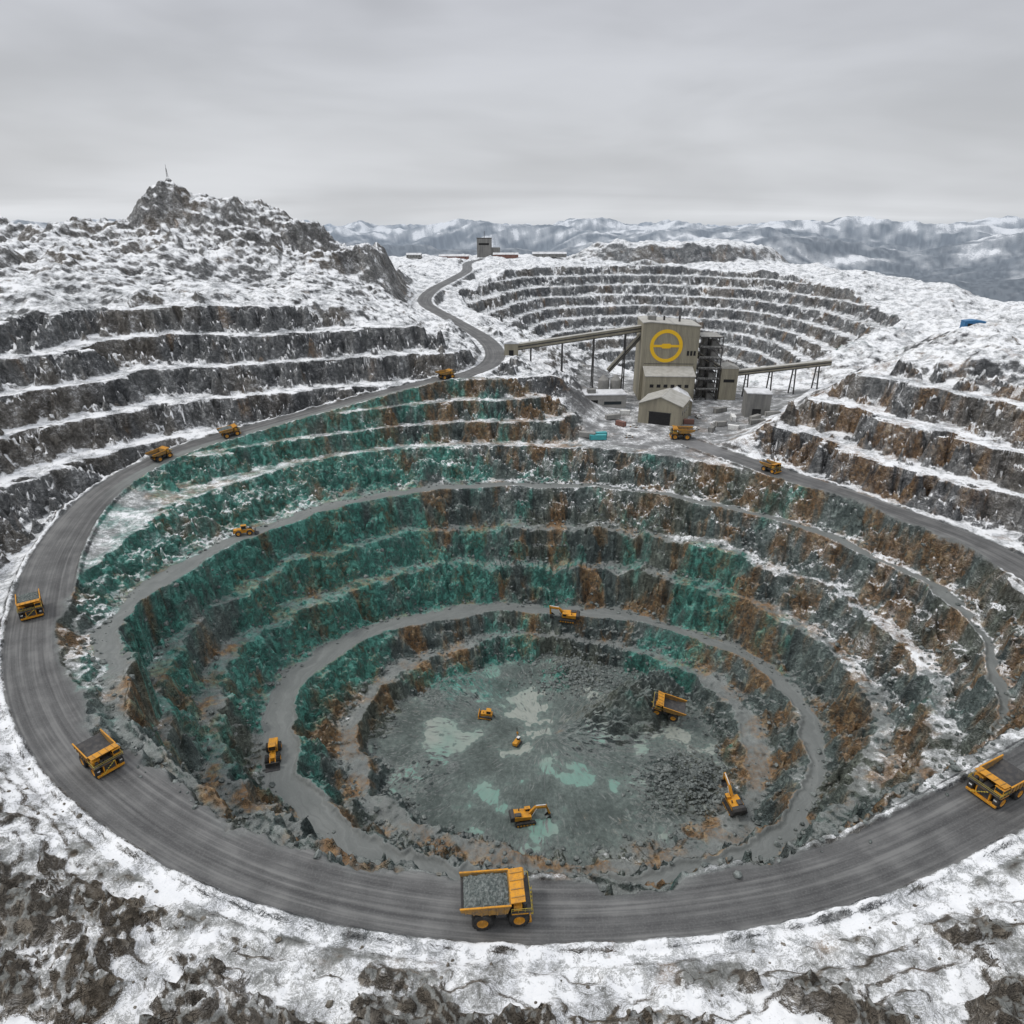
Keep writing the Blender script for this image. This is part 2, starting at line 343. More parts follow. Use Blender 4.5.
# ------------------------------------------------------------------ terrain mesh
NTH=2300
rad_=np.r_[0,np.arange(1.,44,1.),np.arange(44,205,.5),np.arange(205,420,1.15),np.arange(420,900,2.4)]
rr_=[rad_[-1]]
while rr_[-1]<14000: rr_.append(rr_[-1]*1.013)
rad_=np.r_[rad_,rr_[1:]]
NR=len(rad_)
u=np.linspace(0,1,20001); dens=1+.55*np.exp(-(((u*360-92+180)%360-180)/48)**4)
cum=np.r_[0,np.cumsum((dens[1:]+dens[:-1])/2)]; cum/=cum[-1]
ths=np.interp(np.arange(NTH)/NTH,cum,u)*2*np.pi
Rg,Tg=np.meshgrid(rad_,ths,indexing='ij')
X=(C[0]+Rg*np.cos(Tg)).ravel(); Y=(C[1]+Rg*np.sin(Tg)).ravel()
parts=[]
CH=300000
for i in range(0,len(X),CH): parts.append(H(X[i:i+CH],Y[i:i+CH],True))
h={k:np.concatenate([p[k] for p in parts]) for k in parts[0]}
me=bpy.data.meshes.new('terrain'); nv=len(X)
me.vertices.add(nv); me.vertices.foreach_set('co',np.stack([X,Y,h['z']],1).astype(np.float32).ravel())
I,J=np.meshgrid(np.arange(NR-1),np.arange(NTH),indexing='ij'); I=I.ravel();J=J.ravel();J2=(J+1)%NTH
q=np.stack([I*NTH+J,(I+1)*NTH+J,(I+1)*NTH+J2,I*NTH+J2],1).astype(np.int32)
me.loops.add(q.size); me.loops.foreach_set('vertex_index',q.ravel())
me.polygons.add(len(q)); me.polygons.foreach_set('loop_start',np.arange(0,q.size,4,dtype=np.int32))
me.polygons.foreach_set('use_smooth',np.ones(len(q),bool))
me.update(calc_edges=True)
def attr(name,cols,typ='FLOAT_COLOR'):
    a=me.attributes.new(name,typ,'POINT')
    a.data.foreach_set('color' if typ=='FLOAT_COLOR' else 'vector',np.stack(cols,1).astype(np.float32).ravel())
attr('A1',[h['snow'],h['green'],h['rust'],h['road']])
attr('A2',[h['fl'],h['inside'],h['haze_tint'],h['plaza']])
attr('A3',[h['fr'],h['fg'],h['b1'],h['b4']])
attr('RV',[h['lat'],h['al'],h['al']*0],'FLOAT_VECTOR')
ter=bpy.data.objects.new('terrain',me); scene.collection.objects.link(ter)
me.materials.append(terrain_mat())
print('terrain',nv,time.time()-T0)
# ------------------------------------------------------------------ simple materials
def paint(name,col,rough=.5,metal=0.,dirt=.4,dcol=(.10,.095,.085),scale=.8,bump=0.):
    g=NG(name); tc=g.n('ShaderNodeTexCoord'); P=tc.outputs['Object']
    n=g.noise(P,scale,4,.65); n2=g.noise(P,scale*5,3,.6)
    c=g.mix(g.m('MULTIPLY',g.ss(g.m('ADD',g.m('MULTIPLY',n,.7),g.m('MULTIPLY',n2,.3)),.42,.62),dirt),col,dcol)
    g.put(g.b.inputs['Base Color'],c); g.b.inputs['Roughness'].default_value=rough; g.b.inputs['Metallic'].default_value=metal
    g.b.inputs['Specular IOR Level'].default_value=.3
    if bump: g.put(g.b.inputs['Normal'],g.bump(n2,bump,.8))
    return g.mat
def cladding(name,col,dark,sc=1.):
    g=NG(name); tc=g.n('ShaderNodeTexCoord'); P=tc.outputs['Object']
    s=g.n('ShaderNodeSeparateXYZ'); g.put(s.inputs[0],P)
    xy=g.m('ADD',s.outputs[0],s.outputs[1])
    rib=g.m('SINE',g.m('MULTIPLY',xy,6.))
    n=g.noise(g.vmul(P,(1,1,.12)),.35,5,.6); n2=g.noise(P,.09,3,.5)
    seam=g.ss(g.m('ABSOLUTE',g.m('SUBTRACT',g.m('FRACT',g.m('MULTIPLY',s.outputs[2],.12)),.5)),.49,.5)
    panel=g.m('FRACT',g.m('MULTIPLY',g.m('SINE',g.m('FLOOR',g.m('MULTIPLY',xy,.22))),43.7))
    c=g.mix(g.ss(n,.35,.7),col,dark); c=g.mix(g.m('MULTIPLY',n2,.25),c,dark)
    c=g.mix(g.m('MULTIPLY',panel,.12),c,dark)
    c=g.mix(g.m('MULTIPLY',seam,.35),c,(.05,.05,.05))
    g.put(g.b.inputs['Base Color'],c); g.b.inputs['Roughness'].default_value=.65
    g.put(g.b.inputs['Normal'],g.bump(rib,.06,.7))
    return g.mat
YEL=paint('yellow_machine_paint',(.60,.27,.02),.5,0,.5,(.17,.11,.06))
YEL2=paint('worn_body_steel',(.36,.20,.05),.6,0,.7,(.12,.11,.10),.6)
STL=paint('dark_steel',(.05,.05,.052),.55,.3,.5,(.12,.11,.10))
TYR=paint('tyre_rubber',(.025,.025,.025),.85,0,.5,(.09,.085,.08))
GLS=paint('cab_glass',(.02,.028,.032),.12,0,.1)
LOD=paint('ore_load',(.10,.12,.115),.95,0,.9,(.27,.29,.28),1.6,.3)
RAIL=paint('hand_rail',(.50,.38,.06),.5,0,.3)
WHT=paint('white_paint',(.72,.72,.70),.5,0,.3)
BEI=cladding('beige_cladding',(.30,.275,.205),(.205,.185,.14))
BEI2=cladding('grey_cladding',(.23,.225,.21),(.13,.13,.125))
ROOF=cladding('roof_sheet',(.43,.42,.39),(.31,.30,.27))
ROOFS=paint('snowy_roof',(.64,.65,.67),.9,0,.5,(.25,.25,.25),.15)
EMB=paint('emblem_yellow',(.80,.48,.02),.5,0,.15,(.4,.3,.1))
RED=cladding('red_cladding',(.22,.10,.08),(.15,.08,.06))
BLU=paint('blue_cladding',(.03,.16,.34),.5,0,.3)
TEA=paint('teal_container',(.06,.36,.38),.5,0,.3)
CON=paint('concrete',(.28,.275,.26),.85,0,.5,(.16,.155,.15),.3)
DRK=paint('dark_opening',(.015,.015,.016),.8,0,.1)
ROCKM=paint('boulder_rock',(.085,.098,.095),.95,0,.9,(.24,.26,.25),.5,.3)
ROCKB=paint('brown_boulder_rock',(.09,.078,.062),.95,0,.9,(.24,.22,.19),.6,.3)
# ------------------------------------------------------------------ mesh builder
class MB:
    def __init__(s): s.v=[];s.f=[];s.m=[]
    def add(s,vs,fs,m,sm=False):
        o=len(s.v); s.v+= [tuple(v) for v in vs]; s.f+=[tuple(i+o for i in f) for f in fs]; s.m+=[m]*len(fs)
    def box(s,a,b,m,M=None):
        x0,y0,z0=a;x1,y1,z1=b
        vs=[(x0,y0,z0),(x1,y0,z0),(x1,y1,z0),(x0,y1,z0),(x0,y0,z1),(x1,y0,z1),(x1,y1,z1),(x0,y1,z1)]
        if M is not None: vs=[tuple(M@Vector(v)) for v in vs]
        s.add(vs,[(0,3,2,1),(4,5,6,7),(0,1,5,4),(1,2,6,5),(2,3,7,6),(3,0,4,7)],m)
    def prism(s,poly,y0,y1,m,axis='y'):
        n=len(poly)
        if axis=='y': vs=[(p[0],y0,p[1]) for p in poly]+[(p[0],y1,p[1]) for p in poly]
        elif axis=='x': vs=[(y0,p[0],p[1]) for p in poly]+[(y1,p[0],p[1]) for p in poly]
        else: vs=[(p[0],p[1],y0) for p in poly]+[(p[0],p[1],y1) for p in poly]
        fs=[tuple(range(n)),tuple(range(2*n-1,n-1,-1))]+[(i,i+n,(i+1)%n+n,(i+1)%n) for i in range(n)]
        s.add(vs,fs,m)
    def lathe(s,c,prof,m,n=20,axis='y'):
        vs=[];k=len(prof)
        for i in range(n):
            a=2*math.pi*i/n; ca,sa=math.cos(a),math.sin(a)
            for (o,r) in prof:
                if axis=='y': vs.append((c[0]+r*ca,c[1]+o,c[2]+r*sa))
                elif axis=='x': vs.append((c[0]+o,c[1]+r*ca,c[2]+r*sa))
                else: vs.append((c[0]+r*ca,c[1]+r*sa,c[2]+o))
        fs=[(i*k+j,((i+1)%n)*k+j,((i+1)%n)*k+j+1,i*k+j+1) for i in range(n) for j in range(k-1)]
        s.add(vs,fs,m,False)
    def cyl(s,c,r,w,m,n=16,axis='y'):
        s.lathe(c,[(-w/2,0.001),(-w/2,r),(w/2,r),(w/2,0.001)],m,n,axis)
    def beam(s,p0,p1,w,hh,m):
        p0=Vector(p0);p1=Vector(p1); d=p1-p0; L=d.length
        q=d.to_track_quat('X','Z').to_matrix().to_4x4(); M=Matrix.Translation(p0)@q
        s.box((0,-w/2,-hh/2),(L,w/2,hh/2),m,M)
    def mesh(s,name,mats):
        me=bpy.data.meshes.new(name); me.from_pydata(s.v,[],s.f)
        for x in mats: me.materials.append(x)
        me.polygons.foreach_set('material_index',s.m)
        bm=bmesh.new(); bm.from_mesh(me); bmesh.ops.recalc_face_normals(bm,faces=bm.faces); bm.to_mesh(me); bm.free(); me.update()
        return me
def place(me,name,loc,rz=0,sc=1,bevel=0.,rx=0,ry=0):
    o=bpy.data.objects.new(name,me); scene.collection.objects.link(o); o.location=loc; o.rotation_euler=(rx,ry,rz); o.scale=(sc,sc,sc)
    if bevel:
        b=o.modifiers.new('bevel','BEVEL'); b.width=bevel; b.segments=1; b.limit_method='ANGLE'; b.angle_limit=rad(50)
    return o
VM=[YEL,YEL2,STL,TYR,GLS,LOD,RAIL,WHT]
def wheel(b,x,y,z,r,w):
    b.lathe((x,y,z),[(-w/2,r*.55),(-w/2,r*.88),(-w*.36,r),(w*.36,r),(w/2,r*.88),(w/2,r*.55)],3,22)
    for sgn in (-1,1):
        b.lathe((x,y,z),[(sgn*w/2,r*.56),(sgn*w*.40,r*.5),(sgn*w*.30,r*.28),(sgn*w*.42,r*.22),(sgn*w*.42,.001)],0,14)
    for i in range(18):
        a=2*math.pi*i/18
        M=Matrix.Translation((x,y,z))@Matrix.Rotation(a,4,'Y')
        b.box((r*.97,-w*.42,-.13*r/2),(r*1.03,w*.42,.13*r/2),3,M)
def truck(load):
    b=MB()
    wheel(b,4.3,3.45,2.15,2.15,1.6); wheel(b,4.3,-3.45,2.15,2.15,1.6)
    for sy in (-1,1):
        wheel(b,-3.3,sy*2.2,2.15,2.15,1.25); wheel(b,-3.3,sy*3.7,2.15,2.15,1.25)
    b.cyl((-3.3,0,2),.8,4,2); b.cyl((4.3,0,2),.45,5.6,2)
    for sy in (-1,1): b.box((-6,sy*1.2-.35,2.0),(6,sy*1.2+.35,3.0),0)
    b.box((-6.3,-1.5,1.8),(-5.8,1.5,2.9),2)
    b.box((5.4,-1.9,1.5),(6.5,1.9,4.3),0)
    b.box((6.5,-1.55,1.9),(6.62,1.55,4.0),2)
    b.box((5.9,-4.0,1.0),(6.9,4.0,1.6),0)
    b.box((2.6,-4.3,4.4),(6.9,4.3,4.62),2)
    for sy in (-1,1):
        b.box((2.7,sy*3.5-.8,4.05),(6.2,sy*3.5+.8,4.4),0)
        b.box((6.3,sy*3.3-.5,1.6),(6.5,sy*3.3+.5,2.6),2)
        b.box((6.5,sy*3.3-.4,2.8),(6.6,sy*3.3+.4,3.2),7)
        b.beam((2.2,sy*1.6,3.0),(0.2,sy*1.6,4.2),.45,.45,2)
        b.cyl((.6,sy*2.9,2.7),.75,2.2,2,12,'x')
    b.box((3.4,1.9,4.62),(5.6,4.1,6.75),0)
    b.box((5.6,2.05,5.4),(5.66,3.95,6.5),4); b.box((3.6,4.1,5.4),(5.4,4.16,6.5),4); b.box((3.6,1.84,5.4),(5.4,1.9,6.5),4)
    b.box((3.3,1.8,6.75),(5.9,4.3,6.9),0)
    b.box((3.2,-3.9,4.62),(4.9,-1.6,6.0),0)
    b.cyl((5.5,-2.9,5.2),.5,1.1,2,12,'z'); b.cyl((5.5,-1.6,5.2),.5,1.1,2,12,'z'); b.box((3.6,-.9,4.62),(5.8,.9,5.2),2)
    for y in (-4.25,4.25):
        for x in (2.7,4.1,5.5,6.85): b.beam((x,y,4.62),(x,y,5.7),.08,.08,6)
        b.beam((2.7,y,5.7),(6.85,y,5.7),.1,.1,6); b.beam((2.7,y,5.2),(6.85,y,5.2),.07,.07,6)
    for z in (5.2,5.7): b.beam((6.85,-4.25,z),(6.85,4.25,z),.09,.09,6)
    for k in range(7):
        t=k/6; b.box((6.95,-2.6+t*3.6,1.5+t*2.9),(7.35,-2.2+t*3.6,1.6+t*2.9),6)
    b.beam((7.38,-2.5,1.6),(7.38,1.5,4.8),.08,.12,6)
    side=[(-7.6,5.7),(-3.7,4.5),(1.9,4.3),(2.7,6.9),(-.5,6.7),(-7.8,6.85)]
    for sy in (-1,1):
        y0,y1=sorted((sy*3.95,sy*4.15)); b.prism(side,y0,y1,1)
        y0,y1=sorted((sy*4.15,sy*4.4))
        for xx in (-6.6,-5,-3.4,-1.8,-.2,1.4):
            zb=4.5 if xx>-3.7 else 4.5+(-3.7-xx)*.31
            b.box((xx-.14,y0,zb+.05),(xx+.14,y1,6.6),1)
        b.beam((-7.8,sy*4.2,6.82),(2.7,sy*4.2,6.80),.36,.26,0)
    def slab(p,q,t,y0,y1,m):
        d=Vector((q[0]-p[0],0,q[1]-p[1])).normalized(); nn=Vector((-d.z,0,d.x))*t
        b.prism([p,q,(q[0]+nn.x,q[1]+nn.z),(p[0]+nn.x,p[1]+nn.z)],y0,y1,m)
    slab((-7.6,5.7),(-3.7,4.5),.2,-3.94,3.94,2); slab((-3.7,4.5),(1.9,4.3),.2,-3.94,3.94,2)
    slab((1.9,4.3),(2.7,6.9),.2,-3.94,3.94,1)
    b.prism([(2.6,6.92),(5.6,7.35),(5.6,7.52),(2.6,7.12)],-4.0,4.0,0)
    for y in (-2.8,-1,1,2.8): b.box((2.9,y-.1,7.0),(3.1,y+.1,7.3),0); b.beam((2.8,y,7.2),(5.5,y,7.58),.18,.18,1)
    for x in (-6,-3.6,-1.2,1.2):
        b.box((x-.15,-3.9,4.2 if x>-4 else 4.8),(x+.15,3.9,4.4 if x>-4 else 5.0),1)
    if load:
        rs=np.random.RandomState(3); nx,ny=30,22; vs=[]
        for i in range(nx):
            for j in range(ny):
                x=-7.0+9.3*i/(nx-1); y=-3.92+7.84*j/(ny-1)
                e=max(0,1-((x+2.0)/5.4)**2)*max(0,1-(y/4.3)**2)
                vs.append((x,y,5.7+1.9*e+rs.rand()*.5))
        b.add(vs,[(i*ny+j,(i+1)*ny+j,(i+1)*ny+j+1,i*ny+j+1) for i in range(nx-1) for j in range(ny-1)],5)
    return b.mesh('haul_truck_mesh_%d'%load,VM)
def excavator(a1,a2,a3,ab,turn=0):
    b=MB()
    for sy in (-1,1):
        pr=[(-3.3,.75),(-2.8,.15),(2.8,.15),(3.3,.75),(2.8,1.45),(-2.8,1.45)]
        y0,y1=sorted((sy*1.55,sy*2.45)); b.prism(pr,y0,y1,2)
        for k in range(14):
            x=-2.7+k*.415; b.box((x,y0-.04,1.45),(x+.25,y1+.04,1.54),3); b.box((x,y0-.04,.03),(x+.25,y1+.04,.15),3)
        for k in range(6): b.cyl((-2.4+k*.96,sy*2.48,.6),.33,.1,0,10)
    b.box((-1.6,-1.55,.5),(1.6,1.55,1.2),2); b.cyl((0,0,1.55),1.3,.6,2,20,'z')
    R=Matrix.Rotation(turn,4,'Z')
    o=MB()
    o.prism([(-3.9,1.95),(1.9,1.95),(1.9,3.0),(-1.0,3.35),(-3.6,3.6),(-4.1,3.0)],-1.7,1.7,0)
    o.prism([(-4.6,1.95),(-3.3,1.8),(-3.3,3.7),(-4.3,3.6),(-4.7,2.9)],-1.75,1.75,2)
    o.box((-3.2,-1.5,3.45),(-1.2,-.2,3.85),2); o.cyl((-1.6,1.0,3.8),.18,.9,2,10,'z')
    o.prism([(.2,2.0),(2.0,2.0),(2.25,2.9),(1.95,4.0),(.2,4.0)],.62,1.75,0)
    o.prism([(2.05,2.5),(2.27,2.95),(2.0,3.85),(1.9,3.8)],.7,1.66,4); o.box((.45,1.75,2.8),(1.75,1.79,3.8),4); o.box((.45,.58,2.8),(1.75,.62,3.8),4)
    def dv(a): return Vector((math.cos(a),0,math.sin(a)))
    p0=Vector((1.3,-.1,2.5)); p1=p0+dv(a1)*3.4; p2=p1+dv(a2)*3.3; p3=p2+dv(a3)*3.4
    o.beam(p0,p1,.75,.95,0); o.beam(p1-dv(a2)*.3,p2,.7,.75,0); o.beam(p2-dv(a3)*.7,p3,.55,.6,0)
    o.beam(p0+Vector((.9,.45,-.5)),p1+Vector((.1,.45,-.2)),.22,.22,7); o.beam(p0+Vector((.9,-.45,-.5)),p1+Vector((.1,-.45,-.2)),.22,.22,7)
    up=Vector((-math.sin(a2),0,math.cos(a2)))
    o.beam(p1+up*.65,p2-dv(a3)*.6+up*.2,.24,.24,7)
    Mb=Matrix.Translation(p3)@Matrix.Rotation(-ab,4,'Y')
    prof=[(0,.3),(.2,-.5),(0,-1.3),(-.7,-1.7),(-1.5,-1.5),(-1.75,-1.1),(-1.2,-1.25),(-.7,-1.3),(-.25,-1.0),(-.15,-.4),(-.35,.2)]
    for y0,y1 in ((-.95,-.85),(.85,.95)):
        side=[(0,.3),(.2,-.5),(0,-1.3),(-.7,-1.7),(-1.5,-1.5),(-1.75,-1.1),(-.9,-.3)]
        n=len(side); vs=[tuple(Mb@Vector((p[0],y,p[1]))) for y in (y0,y1) for p in side]
        o.add(vs,[tuple(range(n)),tuple(range(2*n-1,n-1,-1))]+[(i,i+n,(i+1)%n+n,(i+1)%n) for i in range(n)],2)
    n=len(prof); vs=[tuple(Mb@Vector((p[0],y,p[1]))) for y in (-.85,.85) for p in prof]
    o.add(vs,[(i,i+n,(i+1)%n+n,(i+1)%n) for i in range(n)],2)
    for k in range(5):
        y=-.8+k*.4; o.box((-2.15,y-.07,-1.35),(-1.75,y+.07,-1.15),2,Mb)
    o.v=[tuple(R@Vector(v)) for v in o.v]
    b.add(o.v,o.f,0); b.m[-len(o.f):]=o.m
    return b.mesh('excavator_mesh',VM)
def loader():
    b=MB()
    for x in (-2.4,2.2):
        for sy in (-1,1): wheel(b,x,sy*1.6,1.25,1.25,.9)
    b.prism([(-4.4,1.2),(-.4,1.2),(-.4,2.6),(-1.2,2.9),(-4.3,2.8)],-1.2,1.2,0); b.box((-4.6,-1.1,1.1),(-4.3,1.1,2.4),2)
    b.box((-.4,-.6,1.0),(3.0,.6,2.2),0)
    b.box((-1.1,-.9,2.9),(.9,.9,4.3),4); b.box((-1.25,-1.0,4.3),(1.05,1.0,4.45),0)
    for x in (-1.1,.85):
        for y in (-.9,.85): b.box((x-.03,y-.03,2.6),(x+.1,y+.1,4.3),0)
    for sy in (-1,1): b.beam((1.2,sy*.7,2.3),(4.4,sy*.7,1.0),.25,.45,0)
    b.prism([(4.2,.3),(5.9,.1),(5.9,.25),(4.6,.55),(4.4,1.5),(4.9,2.0),(4.8,2.1),(4.2,1.7)],-1.9,1.9,2)
    return b.mesh('wheel_loader_mesh',VM)
def dozer():
    b=MB()
    for sy in (-1,1):
        y0,y1=sorted((sy*1.2,sy*1.9)); b.prism([(-2.4,.6),(-1.9,.1),(1.9,.1),(2.4,.6),(1.9,1.1),(-.8,1.7),(-1.9,1.3)],y0,y1,2)
        for k in range(5): b.cyl((-1.6+k*.8,sy*1.93,.5),.26,.08,0,10)
    b.prism([(-2.2,.9),(2.3,.9),(2.3,2.1),(.2,2.3),(-2.2,2.2)],-1.1,1.1,0)
    b.box((-1.4,-.9,2.25),(.2,.9,3.5),4); b.box((-1.55,-1.0,3.5),(.35,1.0,3.65),0)
    b.prism([(3.0,.1),(3.2,.1),(3.0,.8),(3.25,1.7),(3.05,1.7),(2.8,.8)],-2.3,2.3,0)
    for sy in (-1,1): b.beam((-.2,sy*2.0,.6),(2.95,sy*2.0,.6),.2,.35,0)
    b.cyl((1.4,.5,2.5),.12,.8,2,8,'z'); b.beam((-2.2,0,1.6),(-3.4,0,.5),.4,.3,2)
    return b.mesh('bulldozer_mesh',VM)
def drill():
    b=MB()
    for sy in (-1,1):
        y0,y1=sorted((sy*1.0,sy*1.6)); b.prism([(-2.2,.5),(-1.8,.1),(1.8,.1),(2.2,.5),(1.8,1.0),(-1.8,1.0)],y0,y1,2)
    b.box((-2.5,-1.1,1.0),(1.4,1.1,2.4),0); b.box((.2,-1.1,2.4),(1.5,.1,3.6),4); b.box((.1,-1.2,3.6),(1.6,.2,3.72),7)
    for x in (1.8,2.3):
        for y in (.2,.8): b.beam((x,y,.3),(x,y,8.2),.1,.1,2)
    for k in range(8): b.beam((1.8,.2,.6+k),(2.3,.2,1.6+k),.06,.06,2); b.beam((1.8,.8,1.6+k),(2.3,.8,.6+k),.06,.06,2)
    b.box((1.75,.15,4.5),(2.4,.85,5.3),0); b.beam((1.0,.5,2.4),(1.9,.5,4.6),.2,.2,0)
    return b.mesh('drill_rig_mesh',VM)
def pickup():
    b=MB()
    for x in (-1.6,1.7):
        for sy in (-1,1): wheel(b,x,sy*.85,.42,.42,.3)
    b.prism([(-2.7,.5),(2.7,.5),(2.7,1.0),(1.4,1.15),(.8,1.85),(-.9,1.85),(-1.0,1.15),(-2.7,1.15)],-.95,.95,7)
    b.prism([(1.38,1.2),(.86,1.75),(.9,1.78),(1.42,1.2)],-.8,.8,4); b.box((-.8,-.97,1.2),(.7,.97,1.7),4); b.box((-2.55,-.8,1.15),(-1.05,.8,1.17),2)
    return b.mesh('pickup_mesh',VM)
TL,TE=truck(True),truck(False)
def road_at(x,y):
    th=math.degrees(math.atan2(y-C[1],x-C[0]))%360
    r0=look(RR,np.array([th-1.]))[0]; r1=look(RR,np.array([th+1.]))[0]
    p0=np.array([C[0]+r0*math.cos(rad(th-1)),C[1]+r0*math.sin(rad(th-1))]); p1=np.array([C[0]+r1*math.cos(rad(th+1)),C[1]+r1*math.sin(rad(th+1))])
    return math.atan2(p1[1]-p0[1],p1[0]-p0[0])
def put(me,name,x,y,hd,sc=1,bev=.05):
    hd=float(hd); zs=[hz(x+dx,y+dy) for dx,dy in ((0,0),(3,0),(-3,0),(0,3),(0,-3))]
    gx=(zs[1]-zs[2])/6; gy=(zs[3]-zs[4])/6
    gx=max(-.2,min(.2,gx)); gy=max(-.2,min(.2,gy))
    up=Vector((-gx,-gy,1)).normalized(); f=Vector((math.cos(hd),math.sin(hd),0)); f=(f-up*f.dot(up)).normalized(); l=up.cross(f)
    M=Matrix((f,l,up)).transposed()
    o=place(me,name,(x,y,sum(zs)/5-.05),0,sc,bev); o.rotation_euler=M.to_euler(); return o
put(TL,'haul_truck',-2.5,77.4,rad(5),.80)
put(TE,'haul_truck',-88.5,111,road_at(-90,112)+.0,.68)
put(TE,'haul_truck',99,103,road_at(101,105)+math.pi*1.0,.74)
put(TL,'haul_truck',-144,172,road_at(-146,170)+.1,.70)
put(TE,'haul_truck',-163,295,road_at(-161,297)+math.pi,.66)
put(TL,'haul_truck',-139,318,road_at(-137,320)+math.pi,.66)
put(TE,'haul_truck',-38,384,road_at(-60,370)+math.pi,.66)
put(TE,'haul_truck',92,350,rad(175),.85)
put(TE,'haul_truck',122,297,road_at(122,297)+math.pi,.62)
put(TE,'haul_truck',59,206,rad(165),.85)
LD=loader()
put(LD,'wheel_loader',-77,167,rad(-75),1.15,.04)
put(LD,'wheel_loader',-112,253,rad(20),.95,.04)
EX1=excavator(rad(50),rad(-5),rad(-70),rad(10))
EX2=excavator(rad(62),rad(30),rad(-60),rad(0))
EX3=excavator(rad(45),rad(0),rad(-95),rad(0))
put(EX1,'excavator',4,159,rad(10),1.05,.04)
put(EX2,'excavator',72,160,rad(95),1.15,.04)
put(EX3,'excavator',25,258,rad(170),1.15,.04)
put(dozer(),'bulldozer',-10,208,rad(175),1.0,.03)
put(drill(),'drill_rig',2,193,rad(60),.8,.03)
PK=pickup()
for p in ((86,383,20),(112,392,100),(118,378,70),(64,352,10),(70,372,160),(104,366,35)): put(PK,'pickup_truck',p[0],p[1],rad(p[2]),1,.03)
# ------------------------------------------------------------------ plant
BM=[BEI,BEI2,ROOF,EMB,STL,DRK,CON,ROOFS,RED,BLU,GLS,WHT]
def plant():
    b=MB()
    W=36; Dp=30; Hh=50.5
    b.prism([(0,0),(W,0),(W,Hh-2.5),(W*.12,Hh),(0,Hh-.6)],0,Dp,0)
    b.prism([(-.4,Hh-.5),(W*.12,Hh+.1),(W+.4,Hh-2.45),(W+.4,Hh-1.9),(W*.12,Hh+.7),(-.4,Hh+.1)],-.5,Dp+.4,2)
    cx,cz=W*.43,Hh-14.5; n=64
    vs=[];R1,R0=10.4,8.2
    for i in range(n):
        a=2*math.pi*i/n
        for (r,y) in ((R0,-.25),(R1,-.25),(R1,0),(R0,0)): vs.append((cx+r*math.cos(a),y,cz+r*math.sin(a)))
    fs=[]
    for i in range(n):
        j=(i+1)%n
        for k in range(4): fs.append((i*4+k,j*4+k,j*4+(k+1)%4,i*4+(k+1)%4))
    b.add(vs,fs,3)
    for s in (-1,1): b.box((min(cx+s*3.0,cx+s*8.3),-.25,cz-.75),(max(cx+s*3.0,cx+s*8.3),0,cz+.75),3)
    b.prism([(cx-3.2,cz-.7),(cx-2.2,cz-1.5),(cx+2.2,cz-1.5),(cx+3.2,cz-.7),(cx+3.2,cz+.7),(cx+2.2,cz+1.5),(cx-2.2,cz+1.5),(cx-3.2,cz+.7)],-.35,0,3)
    b.prism([(-13,0),(-.02,0),(-.02,22.5),(-13,19)],2,33,0,'x')
    b.prism([(-13.5,18.9),(-.02,22.6),(-.02,23.2),(-13.5,19.4)],1.5,33.5,2,'x')
    for k in range(6): b.box((5+k*4.4,-13.06,12),(7.4+k*4.4,-13,14),5)
    for k in range(3): b.box((W-7+k*2.1,-.08,30),(W-5.6+k*2.1,0,33),5)
    b.box((2,-.1,24.5),(W-2,0,24.85),4)
    b.box((4,8,Hh-.8),(9,13,Hh+3),1); b.cyl((15,14,Hh+.6),.7,4,4,12,'z'); b.cyl((25,14,Hh+.2),.7,5,4,12,'z')
    return b.mesh('plant',BM)
def gable(W,L,He,Hr,wall=0,roof=2,doors=1,wins=0):
    b=MB(); b.prism([(0,0),(W,0),(W,He),(W/2,Hr),(0,He)],0,L,wall)
    for sgn in (0,1):
        p=[(-.5,He-.25),(W/2,Hr+.03),(W/2,Hr+.45),(-.5,He+.17)] if sgn==0 else [(W+.5,He-.25),(W/2,Hr+.03),(W/2,Hr+.45),(W+.5,He+.17)]
        b.prism(p,-.6,L+.6,roof)
    dw=W*.5/max(doors,1)
    for k in range(doors):
        x=W*(k+.5)/doors; b.box((x-dw/2,-.08,0),(x+dw/2,0,He*.62),5); b.box((x-dw/2-.3,-.14,He*.62),(x+dw/2+.3,0,He*.62+.4),4)
    for k in range(wins):
        y=L*(k+.5)/wins
        b.box((-.06,y-1,He*.55),(0,y+1,He*.75),10); b.box((W,y-1,He*.55),(W+.06,y+1,He*.75),10)
    return b.mesh('shed',BM)
def steel_tower(W,Dd,Hh,lev,equip=True):
    b=MB(); xs=[0,W/2,W]; ys=[0,Dd/2,Dd]
    for x in xs:
        for y in ys: b.beam((x,y,0),(x,y,Hh),.6,.6,4)
    for k in range(1,lev+1):
        z=Hh*k/lev
        for y in ys: b.beam((0,y,z),(W,y,z),.45,.5,4)
        for x in xs: b.beam((x,0,z),(x,Dd,z),.45,.5,4)
        b.box((0.2,0.2,z+.26),(W-.2,Dd-.2,z+.34),6)
        z0=Hh*(k-1)/lev; b.beam((0,-.3,z0),(W/2,-.3,z),.3,.3,4); b.beam((W,-.3,z0),(W/2,-.3,z),.3,.3,4); b.beam((W+.3,0,z0),(W+.3,Dd,z),.3,.3,4)
        for x in np.arange(0,W+.1,W/6): b.beam((x,-.5,z+.3),(x,-.5,z+1.4),.1,.1,11)
        b.beam((0,-.5,z+1.4),(W,-.5,z+1.4),.12,.12,11)
        if equip:
            b.cyl((W*.3,Dd*.4,z-Hh/lev*.5),W*.14,Hh/lev*.6,1 if k%2 else 6,16,'z'); b.box((W*.55,Dd*.2,z-Hh/lev*.95),(W*.9,Dd*.7,z-Hh/lev*.4),6 if k%2 else 1)
    return b.mesh('steel',BM)
px,py=83.5,436
pz=hz(100,420)
